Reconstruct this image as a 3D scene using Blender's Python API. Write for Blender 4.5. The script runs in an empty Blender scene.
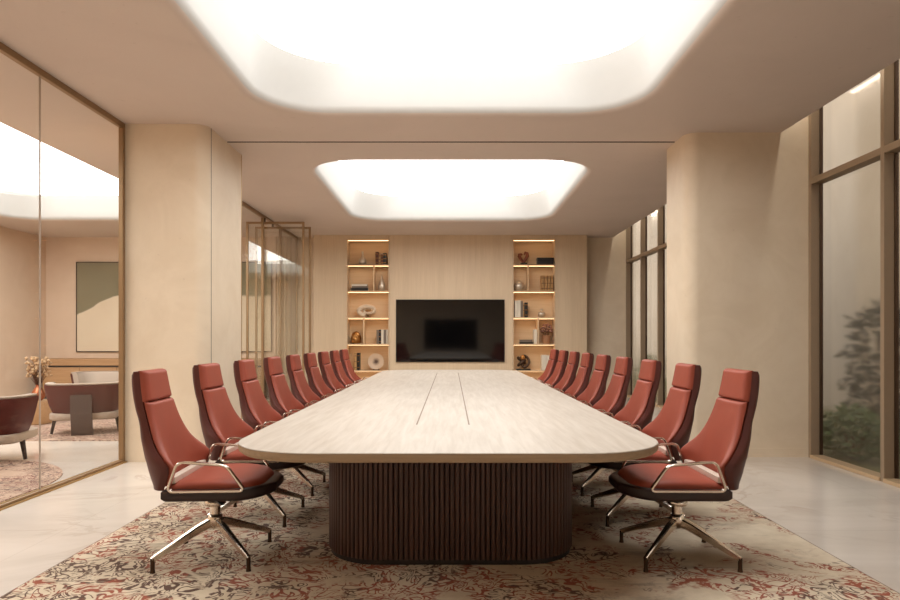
import bpy, bmesh, math, random
from mathutils import Vector, Matrix
PI = math.pi
rnd = random.Random(7)
SC = bpy.context.scene
COL = SC.collection

# ------------------------------------------------------------------ colours and materials
def lin(c):
    return tuple((x/12.92 if x <= 0.04045 else ((x+0.055)/1.055)**2.4) for x in (v/255 for v in c))

def newmat(name):
    m = bpy.data.materials.new(name); m.use_nodes = True
    nt = m.node_tree; nt.nodes.clear()
    return m, nt

class G:
    """small node-graph helper"""
    def __init__(s, nt): s.nt = nt
    def n(s, t, ins=None, **kw):
        nd = s.nt.nodes.new(t)
        for k, v in kw.items(): setattr(nd, k, v)
        for k, v in (ins or {}).items():
            if isinstance(v, bpy.types.NodeSocket): s.nt.links.new(v, nd.inputs[k])
            else: nd.inputs[k].default_value = v
        return nd
    def math(s, op, a, b=0.0, c=None, clamp=False):
        d = {0: a, 1: b}
        if c is not None: d[2] = c
        return s.n('ShaderNodeMath', d, operation=op, use_clamp=clamp).outputs[0]
    def mix(s, f, a, b):
        nd = s.nt.nodes.new('ShaderNodeMix'); nd.data_type = 'RGBA'
        for idx, v in ((0, f), (6, a), (7, b)):
            if isinstance(v, bpy.types.NodeSocket): s.nt.links.new(v, nd.inputs[idx])
            else:
                if idx and len(v) == 3: v = (*v, 1)
                nd.inputs[idx].default_value = v
        return nd.outputs[2]
    def ramp(s, f, lo, hi):
        nd = s.n('ShaderNodeMapRange', {0: f, 1: lo, 2: hi, 3: 0.0, 4: 1.0}, interpolation_type='SMOOTHSTEP')
        return nd.outputs[0]
    def coord(s, scale=(1, 1, 1), loc=(0, 0, 0), rot=(0, 0, 0)):
        tc = s.n('ShaderNodeTexCoord')
        mp = s.n('ShaderNodeMapping', {0: tc.outputs['Object'], 1: loc, 2: rot, 3: scale})
        return mp.outputs[0]
    def noise(s, vec, scale, detail=2.0, rough=0.5, dist=0.0):
        return s.n('ShaderNodeTexNoise', {'Vector': vec, 'Scale': scale, 'Detail': detail, 'Roughness': rough, 'Distortion': dist}).outputs[0]
    def out(s, sh): s.n('ShaderNodeOutputMaterial', {0: sh})
    def bsdf(s, **kw):
        d = {}
        for k, v in kw.items():
            k2 = {'base': 'Base Color', 'rough': 'Roughness', 'metal': 'Metallic', 'normal': 'Normal', 'ior': 'IOR', 'coat': 'Coat Weight',
                  'coat_rough': 'Coat Roughness', 'sheen': 'Sheen Weight', 'spec': 'Specular IOR Level', 'trans': 'Transmission Weight'}[k]
            if k == 'base' and not isinstance(v, bpy.types.NodeSocket): v = (*v, 1)
            d[k2] = v
        return s.n('ShaderNodeBsdfPrincipled', d).outputs[0]
    def bump(s, h, strength=0.2, dist=0.01):
        return s.n('ShaderNodeBump', {'Height': h, 'Strength': strength, 'Distance': dist}).outputs[0]

def plain(name, c, rough=0.5, metal=0.0, var=0.06, scale=12.0, **kw):
    m, nt = newmat(name); g = G(nt)
    c = lin(c)
    f = g.noise(g.coord(), scale, 3)
    col = g.mix(f, tuple(x*(1-var) for x in c), tuple(min(1, x*(1+var)) for x in c))
    g.out(g.bsdf(base=col, rough=rough, metal=metal, **kw))
    return m

def emit(name, c, strength):
    m, nt = newmat(name); g = G(nt)
    g.out(g.n('ShaderNodeEmission', {0: (*c, 1), 1: strength}).outputs[0])
    return m

def mat_plaster(name, a, b, bump=0.12, scale=1.6, rough=0.6):
    m, nt = newmat(name); g = G(nt)
    v = g.coord()
    n1 = g.noise(v, scale, 6, 0.62, 0.8)
    n2 = g.noise(v, scale*7, 4, 0.6)
    f = g.math('ADD', g.math('MULTIPLY', g.ramp(n1, 0.3, 0.7), 0.75), g.math('MULTIPLY', n2, 0.25))
    pit = g.ramp(g.noise(v, scale*16, 3, 0.7, 0.5), 0.66, 0.74)
    col = g.mix(f, lin(a), lin(b))
    col = g.mix(g.math('MULTIPLY', pit, 0.16), col, lin((140, 112, 82)))
    g.out(g.bsdf(base=col, rough=rough, normal=g.bump(n1, bump, 0.02)))
    return m

def mat_wood(name, a, b, axis='z', rough=0.5, fine=60.0, stretch=0.03):
    m, nt = newmat(name); g = G(nt)
    sc = {'z': (1, 1, stretch), 'y': (1, stretch, 1), 'x': (stretch, 1, 1)}[axis]
    v = g.coord(scale=sc)
    f = g.noise(v, fine, 4, 0.6, 0.3)
    f2 = g.noise(v, fine*0.12, 3, 0.5, 0.6)
    k = g.math('ADD', g.math('MULTIPLY', f, 0.6), g.math('MULTIPLY', f2, 0.4))
    col = g.mix(g.ramp(k, 0.3, 0.7), lin(a), lin(b))
    g.out(g.bsdf(base=col, rough=rough, normal=g.bump(f, 0.06, 0.004)))
    return m

def mat_marble(name):
    m, nt = newmat(name); g = G(nt)
    v = g.coord()
    n = g.noise(v, 0.8, 6, 0.6, 1.6)
    vein = g.math('SUBTRACT', 1.0, g.ramp(g.math('ABSOLUTE', g.math('SUBTRACT', n, 0.5)), 0.0, 0.035))
    n2 = g.noise(g.coord(scale=(0.7, 1.3, 1), rot=(0, 0, 0.5)), 0.9, 5, 0.6, 0.9)
    col = g.mix(g.ramp(n2, 0.3, 0.75), lin((220, 209, 198)), lin((206, 194, 182)))
    msk = g.ramp(g.noise(v, 0.6, 2), 0.45, 0.7)
    col = g.mix(g.math('MULTIPLY', g.math('MULTIPLY', vein, msk), 0.35), col, lin((165, 145, 128)))
    # large-format joints
    sx = g.n('ShaderNodeSeparateXYZ', {0: v})
    def joint(o, p, off):
        fr = g.math('FRACT', g.math('ADD', g.math('DIVIDE', o, p), off))
        return g.math('LESS_THAN', fr, 0.003)
    j = g.math('MAXIMUM', joint(sx.outputs[0], 1.2, 10.15), joint(sx.outputs[1], 1.2, 10.4))
    col = g.mix(g.math('MULTIPLY', j, 0.3), col, lin((150, 135, 120)))
    g.out(g.bsdf(base=col, rough=0.13, spec=0.5))
    return m

def mat_table(name):
    m, nt = newmat(name); g = G(nt)
    v = g.coord(scale=(1, 0.07, 1))
    f = g.math('ADD', g.math('MULTIPLY', g.noise(v, 26, 5, 0.6, 0.4), 0.7), g.math('MULTIPLY', g.noise(v, 5, 4, 0.6, 0.5), 0.3))
    f2 = g.noise(g.coord(scale=(1, 0.18, 1)), 60, 4, 0.7)
    col = g.mix(g.ramp(f, 0.3, 0.72), lin((196, 186, 174)), lin((175, 162, 148)))
    pit = g.ramp(f2, 0.6, 0.75)
    col = g.mix(g.math('MULTIPLY', pit, 0.35), col, lin((160, 135, 115)))
    g.out(g.bsdf(base=col, rough=0.42, spec=0.4))
    return m

def mat_rug(name, base_a, base_b, rust, dark, bias=0.0, scale=1.0):
    m, nt = newmat(name); g = G(nt)
    v = g.coord()
    wob = g.n('ShaderNodeTexNoise', {'Vector': v, 'Scale': 2.4*scale, 'Detail': 2.0})
    add = g.n('ShaderNodeVectorMath', {0: v, 1: g.n('ShaderNodeVectorMath', {0: wob.outputs[1], 3: 0.35/scale}, operation='SCALE').outputs[0]}, operation='ADD').outputs[0]
    sx = g.n('ShaderNodeSeparateXYZ', {0: v})
    def bands(vec, sc, k, w, det=1.0, dist=1.2):
        n = g.noise(vec, sc*scale, det, 0.5, dist)
        fr = g.math('FRACT', g.math('MULTIPLY', n, k))
        return g.math('SUBTRACT', 1.0, g.ramp(g.math('ABSOLUTE', g.math('SUBTRACT', fr, 0.5)), w*0.6, w))
    fine = bands(add, 4.6, 7.0, 0.21, 1.2, 1.6)
    mid = bands(add, 2.2, 6.0, 0.13, 0.6, 2.0)
    brk = g.ramp(g.noise(v, 13*scale, 3, 0.7), 0.36, 0.46)
    wear = g.noise(v, 1.25*scale, 5, 0.62, 0.8)
    # the pattern is woven denser on the glass-partition side and worn on the window side
    side = g.math('MULTIPLY', sx.outputs[0], -0.04*bias)
    dens = g.ramp(g.math('ADD', wear, side), 0.405, 0.49)
    hue = g.ramp(g.math('ADD', g.noise(v, 2.6*scale, 4, 0.65), g.math('MULTIPLY', sx.outputs[0], -0.02*bias)), 0.48, 0.56)
    ink = g.mix(hue, rust, dark)
    base = g.mix(g.ramp(g.noise(v, 2.5, 5, 0.65), 0.3, 0.7), base_a, base_b)
    fade = g.ramp(g.noise(g.coord(scale=(0.6, 2.2, 1)), 1.6, 6, 0.75, 0.5), 0.52, 0.68)
    base = g.mix(g.math('MULTIPLY', fade, 0.5), base, lin((126, 110, 94)))
    a = g.math('MULTIPLY', g.math('MULTIPLY', g.math('MAXIMUM', fine, mid), brk), dens)
    col = g.mix(g.math('MULTIPLY', a, 0.95), base, ink)
    pile = g.noise(v, 420, 2)
    g.out(g.bsdf(base=col, rough=0.95, spec=0.1, sheen=0.15, normal=g.bump(pile, 0.35, 0.004)))
    return m

def mat_thin_glass(name, tint=(1, 1, 1), refl=1.0):
    m, nt = newmat(name); g = G(nt)
    bf = g.n('ShaderNodeNewGeometry').outputs['Backfacing']
    ior = g.math('ADD', 1.5, g.math('MULTIPLY', bf, 1/1.5-1.5))
    fr = g.n('ShaderNodeFresnel', {0: ior}).outputs[0]
    tr = g.n('ShaderNodeBsdfTransparent', {0: (*tint, 1)}).outputs[0]
    gl = g.n('ShaderNodeBsdfGlossy', {0: (1, 1, 1, 1), 1: 0.0}).outputs[0]
    g.out(g.n('ShaderNodeMixShader', {0: g.math('MULTIPLY', fr, refl), 1: tr, 2: gl}).outputs[0])
    return m

def mat_frosted(name):
    m, nt = newmat(name); g = G(nt)
    f = g.noise(g.coord(scale=(1, 1, 0.6)), 1.2, 4, 0.6, 0.5)
    col = g.mix(g.ramp(f, 0.3, 0.7), (0.96, 0.94, 0.92), (1.0, 0.99, 0.98))
    g.out(g.n('ShaderNodeBsdfGlass', {'Color': col, 'Roughness': 0.10, 'IOR': 1.35}).outputs[0])
    return m

def mat_leather(name, c, rough=0.5):
    m, nt = newmat(name); g = G(nt)
    v = g.coord()
    vo = g.n('ShaderNodeTexVoronoi', {'Vector': v, 'Scale': 240.0}).outputs[0]
    f = g.noise(v, 9, 3)
    c = lin(c)
    col = g.mix(f, tuple(x*0.9 for x in c), tuple(x*1.1 for x in c))
    g.out(g.bsdf(base=col, rough=rough, spec=0.35, normal=g.bump(vo, 0.08, 0.002)))
    return m

M = {}
M['ceiling'] = mat_plaster('ceiling_paint', (212, 198, 187), (206, 192, 181), 0.02, 0.8, 0.85)
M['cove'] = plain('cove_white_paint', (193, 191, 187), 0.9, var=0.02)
M['plaster'] = mat_plaster('limewash_plaster', (232, 215, 191), (221, 202, 176))
M['plaster_pink'] = mat_plaster('lounge_plaster', (230, 208, 186), (222, 198, 174), 0.05)
M['oak'] = mat_wood('pale_oak_veneer', (220, 197, 167), (208, 184, 153))
M['oak_shelf'] = mat_wood('shelf_oak', (226, 196, 158), (214, 182, 142), 'x')
M['floor'] = mat_marble('polished_marble')
M['bronze'] = plain('brushed_bronze', (158, 130, 98), 0.38, 0.7)
M['bronze_dark'] = plain('dark_bronze', (74, 54, 40), 0.4, 0.7)
M['brass'] = plain('brass_profile', (196, 160, 108), 0.3, 0.9)
M['window_frame'] = plain('window_bronze', (156, 134, 110), 0.45, 0.15)
M['sill'] = plain('champagne_sill', (206, 178, 142), 0.4, 0.3, 0.04)
M['table'] = mat_table('table_veneer')
M['table_edge'] = mat_wood('table_edge_brown', (166, 142, 114), (150, 126, 98), 'x', 0.5)  # browner and darker than the tabletop
M['reed'] = mat_wood('dark_walnut_reeds', (82, 54, 44), (66, 43, 35), 'z', 0.5, 60, 0.01)
M['plinth'] = plain('dark_plinth', (34, 25, 22), 0.6)
M['slot'] = plain('dark_slot', (128, 108, 90), 0.6)
M['leather'] = mat_leather('rust_leather', (147, 70, 52))
M['leather_lounge'] = mat_leather('lounge_rust_leather', (78, 25, 17))
M['leather_shaded'] = mat_leather('shaded_rust_leather', (82, 36, 29), 0.4)  # same rust leather, darkened: shade on the chair backs put into the colour
M['underside'] = plain('dark_seat_shell', (42, 24, 21), 0.45)
M['chrome'] = plain('polished_aluminium', (222, 211, 198), 0.18, 1.0, 0.02)
M['satin'] = plain('satin_aluminium', (226, 212, 196), 0.45, 0.5, 0.02)
M['black_plastic'] = plain('black_plastic', (22, 19, 18), 0.5)
M['screen'] = plain('black_screen_glass', (9, 8, 9), 0.06, 0.0, 0.0, spec=0.6)
M['glass'] = mat_thin_glass('clear_glass', (0.97, 0.975, 0.965), 0.3)
M['door_glass'] = mat_thin_glass('coated_door_glass', (0.95, 0.95, 0.93), 2.2)
M['frosted'] = mat_frosted('satin_glass')
M['rug'] = mat_rug('woven_rug', lin((222, 206, 182)), lin((200, 182, 156)), lin((150, 66, 40)), lin((80, 46, 34)), 1.0, 1.3)
M['rug_lounge'] = mat_rug('lounge_rug', lin((196, 168, 148)), lin((180, 152, 132)), lin((116, 60, 48)), lin((90, 62, 54)), 0.35, 1.6)
M['panel_light'] = emit('light_panel', (1.0, 0.985, 0.95), 5.2)
M['panel_light_lounge'] = emit('lounge_light_panel', (1.0, 0.98, 0.95), 5.2)
M['led'] = emit('led_strip', (1.0, 0.64, 0.33), 5.0)
M['led_pocket'] = emit('pocket_led', (1.0, 0.92, 0.78), 18.0)
M['fabric_grey'] = plain('grey_fabric', (176, 160, 146), 0.95, 0, 0.1, 60)
M['support'] = plain('taupe_support', (78, 60, 55), 0.5)
M['dark_wood'] = plain('dark_wood', (48, 32, 27), 0.5)
M['tan_wood'] = mat_wood('tan_wood', (190, 150, 108), (168, 128, 88), 'x')
M['curtain'] = plain('beige_curtain', (206, 184, 160), 0.9, 0, 0.05)
M['black'] = plain('black_cover', (26, 20, 18), 0.45)
M['brown'] = plain('brown_cover', (92, 50, 32), 0.5)
M['tan'] = plain('tan_cover', (178, 136, 86), 0.55)
M['greycov'] = plain('grey_cover', (120, 106, 92), 0.55)
M['cream'] = plain('cream_cover', (226, 216, 198), 0.6)
M['pages'] = plain('book_pages', (222, 208, 184), 0.9)
M['silver'] = plain('silver_glaze', (206, 190, 170), 0.3, 0.55)
M['gold'] = plain('antique_gold', (176, 124, 70), 0.3, 0.9, 0.2)
M['shell'] = plain('pale_stone', (214, 192, 166), 0.5, 0, 0.15)
M['coral'] = plain('red_brown_carving', (140, 72, 44), 0.5, 0, 0.25)
M['clay'] = plain('clay_pot', (172, 122, 86), 0.7)
M['dryflower'] = plain('dried_petals', (158, 112, 92), 0.9, 0, 0.3, 30)
M['cream_flower'] = plain('cream_dried_buds', (190, 158, 122), 0.9, 0, 0.3, 30)
M['stem'] = plain('brown_stems', (96, 62, 44), 0.8)
M['copper'] = plain('copper_vase', (176, 110, 78), 0.3, 0.8)
M['leaf'] = plain('garden_leaf', (78, 92, 52), 0.6, 0, 0.4, 6)
M['leaf_dark'] = plain('dark_garden_leaf', (58, 56, 44), 0.7, 0, 0.4, 6)
M['ground'] = plain('garden_ground', (104, 100, 70), 0.95, 0, 0.3, 3)
M['ext_wall'] = mat_plaster('garden_wall_render', (228, 218, 200), (220, 208, 190), 0.05)
M['ext_pier'] = mat_plaster('garden_pier_render', (198, 184, 166), (190, 176, 158), 0.05)

def mat_plate():
    m, nt = newmat('radial_glaze'); g = G(nt)
    v = g.coord()
    r = g.n('ShaderNodeVectorMath', {0: v}, operation='LENGTH').outputs[1]
    f = g.noise(v, 22, 3, 0.6, 1.0)
    k = g.ramp(g.math('ADD', r, g.math('MULTIPLY', f, 0.05)), 0.035, 0.13)
    g.out(g.bsdf(base=g.mix(k, lin((70, 44, 30)), lin((196, 170, 144))), rough=0.4))
    return m
M['plate'] = mat_plate()

def mat_painting():
    m, nt = newmat('abstract_canvas'); g = G(nt)
    v = g.coord(); s = g.n('ShaderNodeSeparateXYZ', {0: v})
    x, z = s.outputs[0], s.outputs[2]
    ridge = g.math('ADD', g.math('MULTIPLY', g.ramp(x, -2.35, -1.2), 0.46), g.math('MULTIPLY', g.noise(v, 3, 4), 0.12))
    line = g.math('SUBTRACT', z, g.math('SUBTRACT', ridge, 0.28))
    k = g.ramp(line, -0.02, 0.03)
    up = g.mix(g.noise(v, 1.3, 5), lin((122, 118, 94)), lin((146, 138, 110)))
    dn = g.mix(g.noise(v, 1.6, 4), lin((234, 222, 198)), lin((224, 206, 180)))
    g.out(g.bsdf(base=g.mix(k, dn, up), rough=0.8))
    return m
M['painting'] = mat_painting()

# ------------------------------------------------------------------ mesh helpers
def obj(name, bm, mat, parent=None, loc=(0, 0, 0), rot=None, smooth=False, recalc=True):
    me = bpy.data.meshes.new(name)
    if recalc: bmesh.ops.recalc_face_normals(bm, faces=bm.faces[:])
    bm.to_mesh(me); bm.free()
    for mt in (mat if isinstance(mat, (list, tuple)) else [mat]):
        me.materials.append(M[mt])
    if smooth:
        for p in me.polygons: p.use_smooth = True
        me.set_sharp_from_angle(angle=math.radians(smooth if smooth is not True else 40))
    o = bpy.data.objects.new(name, me); COL.objects.link(o)
    if parent is not None: o.parent = parent
    o.location = loc
    if rot: o.rotation_euler = rot
    return o

def tag(o, label, cat, group=None):
    o['label'] = label; o['category'] = cat
    if group: o['group'] = group
    return o

def thing(name, label, cat, loc=(0, 0, 0), rz=0, group=None):
    o = bpy.data.objects.new(name, None); COL.objects.link(o)
    o.empty_display_size = 0.1
    o.location = loc; o.rotation_euler = (0, 0, rz)
    return tag(o, label, cat, group)

def struct(o, label=None):
    o['kind'] = 'structure'
    if label: o['label'] = label
    return o

def merge(bm, b2):
    me = bpy.data.meshes.new('tmp'); b2.to_mesh(me); b2.free()
    bm.from_mesh(me); bpy.data.meshes.remove(me)

def box(bm, lo, hi, bev=0.0, seg=2, mi=0):
    b = bmesh.new()
    vs = [b.verts.new((x, y, z)) for x in (lo[0], hi[0]) for y in (lo[1], hi[1]) for z in (lo[2], hi[2])]
    for f in ((0, 1, 3, 2), (4, 6, 7, 5), (0, 4, 5, 1), (2, 3, 7, 6), (0, 2, 6, 4), (1, 5, 7, 3)):
        b.faces.new([vs[i] for i in f])
    if bev: bmesh.ops.bevel(b, geom=b.edges[:], offset=bev, segments=seg, profile=0.6, affect='EDGES', clamp_overlap=True)
    for f in b.faces: f.material_index = mi
    merge(bm, b)
    return bm

def boxm(lo, hi, bev=0.0, seg=2): return box(bmesh.new(), lo, hi, bev, seg)

def loft(bm, rings, cap=True, closed=True, mi=0):
    vr = [[bm.verts.new(p) for p in r] for r in rings]
    n = len(vr[0])
    for a, b in zip(vr, vr[1:]):
        for i in range(n if closed else n-1):
            j = (i+1) % n
            bm.faces.new((a[i], a[j], b[j], b[i])).material_index = mi
    if cap:
        bm.faces.new(vr[0][::-1]).material_index = mi
        bm.faces.new(vr[-1]).material_index = mi
    return bm

def lathe(bm, prof, n=24, c=(0, 0, 0), mi=0):
    rings = [[(c[0]+r*math.cos(2*PI*i/n), c[1]+r*math.sin(2*PI*i/n), c[2]+z) for i in range(n)] for r, z in prof]
    return loft(bm, rings, True, True, mi)

def sweep(bm, pts, sec, closed=False, up=Vector((0, 0, 1)), scales=None, mi=0):
    """sec: list of (a, b) cross-section points; a along side, b along up-ish"""
    P = [Vector(p) for p in pts]; n = len(P); rings = []
    for i, p in enumerate(P):
        if closed: t = (P[(i+1) % n]-P[i-1]).normalized()
        else: t = (P[min(i+1, n-1)]-P[max(i-1, 0)]).normalized()
        s = t.cross(up)
        if s.length < 1e-4: s = t.cross(Vector((0, 1, 0)))
        s.normalize(); u = s.cross(t).normalized()
        k = scales[i] if scales else 1
        rings.append([p+s*(a*k)+u*(b*k) for a, b in sec])
    if closed: rings.append(rings[0])
    if closed:
        vr = [[bm.verts.new(q) for q in r] for r in rings[:-1]]
        for i in range(n):
            a, b = vr[i], vr[(i+1) % n]
            for k in range(len(sec)):
                j = (k+1) % len(sec)
                bm.faces.new((a[k], a[j], b[j], b[k])).material_index = mi
        return bm
    return loft(bm, rings, True, True, mi)

def circ(r, n=8): return [(r*math.cos(2*PI*i/n), r*math.sin(2*PI*i/n)) for i in range(n)]
def rect(w, h, c=0.25):
    w /= 2; h /= 2; k = min(w, h)*c
    return [(w-k, -h), (w, -h+k), (w, h-k), (w-k, h), (-w+k, h), (-w, h-k), (-w, -h+k), (-w+k, -h)]

def rrect(x0, x1, y0, y1, r, seg=10):
    pts = []
    for cx, cy, a0 in ((x1-r, y1-r, 0), (x0+r, y1-r, 90), (x0+r, y0+r, 180), (x1-r, y0+r, 270)):
        for i in range(seg+1):
            a = math.radians(a0+90*i/seg)
            pts.append((cx+r*math.cos(a), cy+r*math.sin(a)))
    return pts

def fillet_path(pts, r, seg=5):
    out = []
    P = [Vector(p) for p in pts]; n = len(P)
    for i in range(n):
        a, b, c = P[i-1], P[i], P[(i+1) % n]
        d1 = (a-b).normalized(); d2 = (c-b).normalized()
        rr = min(r, (a-b).length*0.45, (c-b).length*0.45)
        p0, p2 = b+d1*rr, b+d2*rr
        for k in range(seg+1):
            t = k/seg
            out.append(p0*(1-t)**2+b*(2*t*(1-t))+p2*t*t)
    return out

def interp(tab, z):
    """smooth interpolation in a table of (key, values...) sorted by key"""
    if z <= tab[0][0]: return tab[0][1:]
    if z >= tab[-1][0]: return tab[-1][1:]
    for i in range(len(tab)-1):
        if tab[i][0] <= z <= tab[i+1][0]:
            a, b = tab[i], tab[i+1]; t = (z-a[0])/(b[0]-a[0])
            pa = tab[max(i-1, 0)]; nb = tab[min(i+2, len(tab)-1)]
            res = []
            for k in range(1, len(a)):
                h = b[0]-a[0]
                ma = (b[k]-pa[k])/max(b[0]-pa[0], 1e-6)*h; mb = (nb[k]-a[k])/max(nb[0]-a[0], 1e-6)*h
                res.append((2*t**3-3*t*t+1)*a[k]+(t**3-2*t*t+t)*ma+(-2*t**3+3*t*t)*b[k]+(t**3-t*t)*mb)
            return res

# ------------------------------------------------------------------ measures
CH = 3.49          # ceiling height
XG = -3.36         # glass partition plane
XW = 3.84          # window wall, inner face
YF = -0.6          # wall behind the camera
YB = 14.3          # back wall
YP = 13.95         # front of the veneered back panelling
XL = -8.9          # far lounge wall
XC = 3.55          # ceiling edge beside the window pocket
RUG = 0.012

# ------------------------------------------------------------------ room shell
struct(obj('floor', boxm((XL-0.2, YF-0.2, -0.12), (4.02, YB+0.3, 0)), 'floor'))

def build_ceiling():
    bm = bmesh.new()
    r = 0.62; m = 0.30
    holes = [(-1.78, 1.78, 2.2, 6.40), (-1.78, 1.78, 8.17, 12.27), (-8.2, -4.71, 1.2, 12.20)]
    rects = [(a-m, b+m, c-m, d+m) for a, b, c, d in holes]
    slot = (7.312, 7.350)
    xs = sorted({XL, XG, XC, *[v for q in rects for v in q[:2]]})
    ys = sorted({YF, YB, *slot, *[v for q in rects for v in q[2:]]})
    vc = {}
    def V(x, y, z=CH):
        k = (round(x, 4), round(y, 4), round(z, 4))
        if k not in vc: vc[k] = bm.verts.new((x, y, z))
        return vc[k]
    for x0, x1 in zip(xs, xs[1:]):
        for y0, y1 in zip(ys, ys[1:]):
            cx, cy = (x0+x1)/2, (y0+y1)/2
            if any(q[0] < cx < q[1] and q[2] < cy < q[3] for q in rects): continue
            if slot[0] < cy < slot[1] and cx > XG: continue
            bm.faces.new((V(x0, y0), V(x1, y0), V(x1, y1), V(x0, y1)))
    # shadow-gap channel across the conference room ceiling, its shade put in as dark colour
    z1 = CH+0.16
    for a, b in (((XG, slot[0]), (XC, slot[0])), ((XG, slot[1]), (XC, slot[1]))):
        bm.faces.new((V(*a), V(*b), V(*b, z1), V(*a, z1))).material_index = 2
    bm.faces.new((V(XG, slot[0], z1), V(XC, slot[0], z1), V(XC, slot[1], z1), V(XG, slot[1], z1))).material_index = 2
    # window pocket: up-stand, top and back
    zp = 3.95
    bm.faces.new([bm.verts.new(p) for p in ((XC, YF, CH), (XC, YB, CH), (XC, YB, zp), (XC, YF, zp))])
    bm.faces.new([bm.verts.new(p) for p in ((XC, YF, zp), (XC, YB, zp), (4.02, YB, zp), (4.02, YF, zp))])
    # coves: soft lip, flared side
    f = 0.115
    prof = []
    for i in range(9):
        a = i/8*PI/2*0.80
        prof.append((f-f*math.sin(a)*1.0, CH+f*(1-math.cos(a))))
    o0, zz = prof[-1]
    prof += [(o0-0.02, zz+0.10), (o0-0.05, zz+0.22), (o0-0.085, CH+0.45)]
    for (x0, x1, y0, y1), q in zip(holes, rects):
        loops = []
        for off, z in prof:
            loops.append([(x, y, z) for x, y in rrect(x0-off, x1+off, y0-off, y1+off, r+max(off, 0)*0.9+max(0, z-CH-0.1)*0.5)])
        outer = []
        seg = 10
        for cx, cy, a0 in ((x1-r, y1-r, 0), (x0+r, y1-r, 90), (x0+r, y0+r, 180), (x1-r, y0+r, 270)):
            for i in range(seg+1):
                a = math.radians(a0+90*i/seg); c, s = math.cos(a), math.sin(a); k = (r+m)/max(abs(c), abs(s))
                outer.append((cx+k*c, cy+k*s, CH))
        rings = [outer]+loops
        vr = [[bm.verts.new(p) for p in L] for L in rings]
        for li, (a, b) in enumerate(zip(vr, vr[1:])):
            for i in range(len(a)):
                j = (i+1) % len(a)
                fc = bm.faces.new((a[i], a[j], b[j], b[i]))
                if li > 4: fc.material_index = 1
                fc.smooth = li > 0
    return bm, holes, prof[-1]
cbm, HOLES, PTOP = build_ceiling()
ceil = obj('ceiling', cbm, ['ceiling', 'cove', 'bronze_dark'], recalc=False)
struct(ceil)

def light_panel(hole, label, mat):
    o, z = PTOP; x0, x1, y0, y1 = hole
    pts = rrect(x0-o, x1+o, y0-o, y1+o, 0.62+(z-CH-0.1)*0.5)
    cx, cy = (x0+x1)/2, (y0+y1)/2
    t = thing('ceiling_light', label, 'ceiling light', (cx, cy, z))
    bm = bmesh.new()
    bm.faces.new([bm.verts.new((x-cx, y-cy, 0)) for x, y in pts])
    obj('diffuser', bm, mat, t)
    # housing lid above the diffuser
    bm = bmesh.new()
    loft(bm, [[(x-cx, y-cy, 0.004) for x, y in pts], [(x-cx, y-cy, 0.06) for x, y in pts]])
    obj('housing', bm, 'cove', t)
    return t
light_panel(HOLES[0], 'large glowing ceiling panel in the recess over the near half of the table', 'panel_light')
light_panel(HOLES[1], 'glowing ceiling panel in the smaller-looking recess near the back wall', 'panel_light')
light_panel(HOLES[2], 'glowing ceiling panel in the lounge beyond the glass partition', 'panel_light_lounge')

# walls
struct(obj('wall_back', boxm((XL-0.1, YB, 0), (4.02, YB+0.15, 3.95)), 'plaster'))
struct(obj('wall_front', boxm((XL-0.1, YF-0.15, 0), (4.02, YF, 3.95)), 'plaster'))
struct(obj('wall_left', boxm((XL-0.15, YF-0.1, 0), (XL, YB+0.1, CH+0.05)), 'plaster_pink'))
struct(obj('wall_lounge', boxm((XL, YB-0.02, 0), (XG-0.06, YB, CH)), 'plaster_pink'))

def column(name, x0, x1, y0, y1, corners, r=0.14):
    """vertical pier with some rounded corners; corners: set of (sx, sy)"""
    pts = []
    for sx, sy, a0 in ((1, 1, 0), (-1, 1, 90), (-1, -1, 180), (1, -1, 270)):
        X = x1 if sx > 0 else x0; Y = y1 if sy > 0 else y0
        if (sx, sy) in corners:
            for i in range(13):
                a = math.radians(a0+90*i/12)
                pts.append((X-sx*r+r*math.cos(a), Y-sy*r+r*math.sin(a)))
        else: pts.append((X, Y))
    bm = bmesh.new()
    zt = 3.95 if x1 > 3.6 else CH+0.02
    loft(bm, [[(x, y, 0) for x, y in pts], [(x, y, zt) for x, y in pts]])
    o = struct(obj(name, bm, 'plaster', smooth=35))
    b = bmesh.new()
    big = []
    n = len(pts); cx = (x0+x1)/2; cy = (y0+y1)/2
    e = 0.006
    for x, y in pts: big.append((x+(e if x > cx else -e), y+(e if y > cy else -e)))
    loft(b, [[(x, y, 0.0) for x, y in big], [(x, y, 0.095) for x, y in big]])
    obj('baseboard', b, 'plaster', o, smooth=35)
    return o
column('wall_pier_left', -3.41, -2.53, 6.71, 7.84, {(1, -1)})
column('wall_pier_right', 2.53, 4.0, 6.99, 7.74, {(-1, -1), (-1, 1)})
# thin metal joint strip on the left pier, and its far end strip
struct(obj('trim_1', boxm((-2.536, 6.852, 0.1), (-2.527, 6.858, CH)), 'bronze_dark'))
struct(obj('trim_2', boxm((-2.575, 7.838, 0.0), (-2.527, 7.852, CH)), 'brass'))

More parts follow.
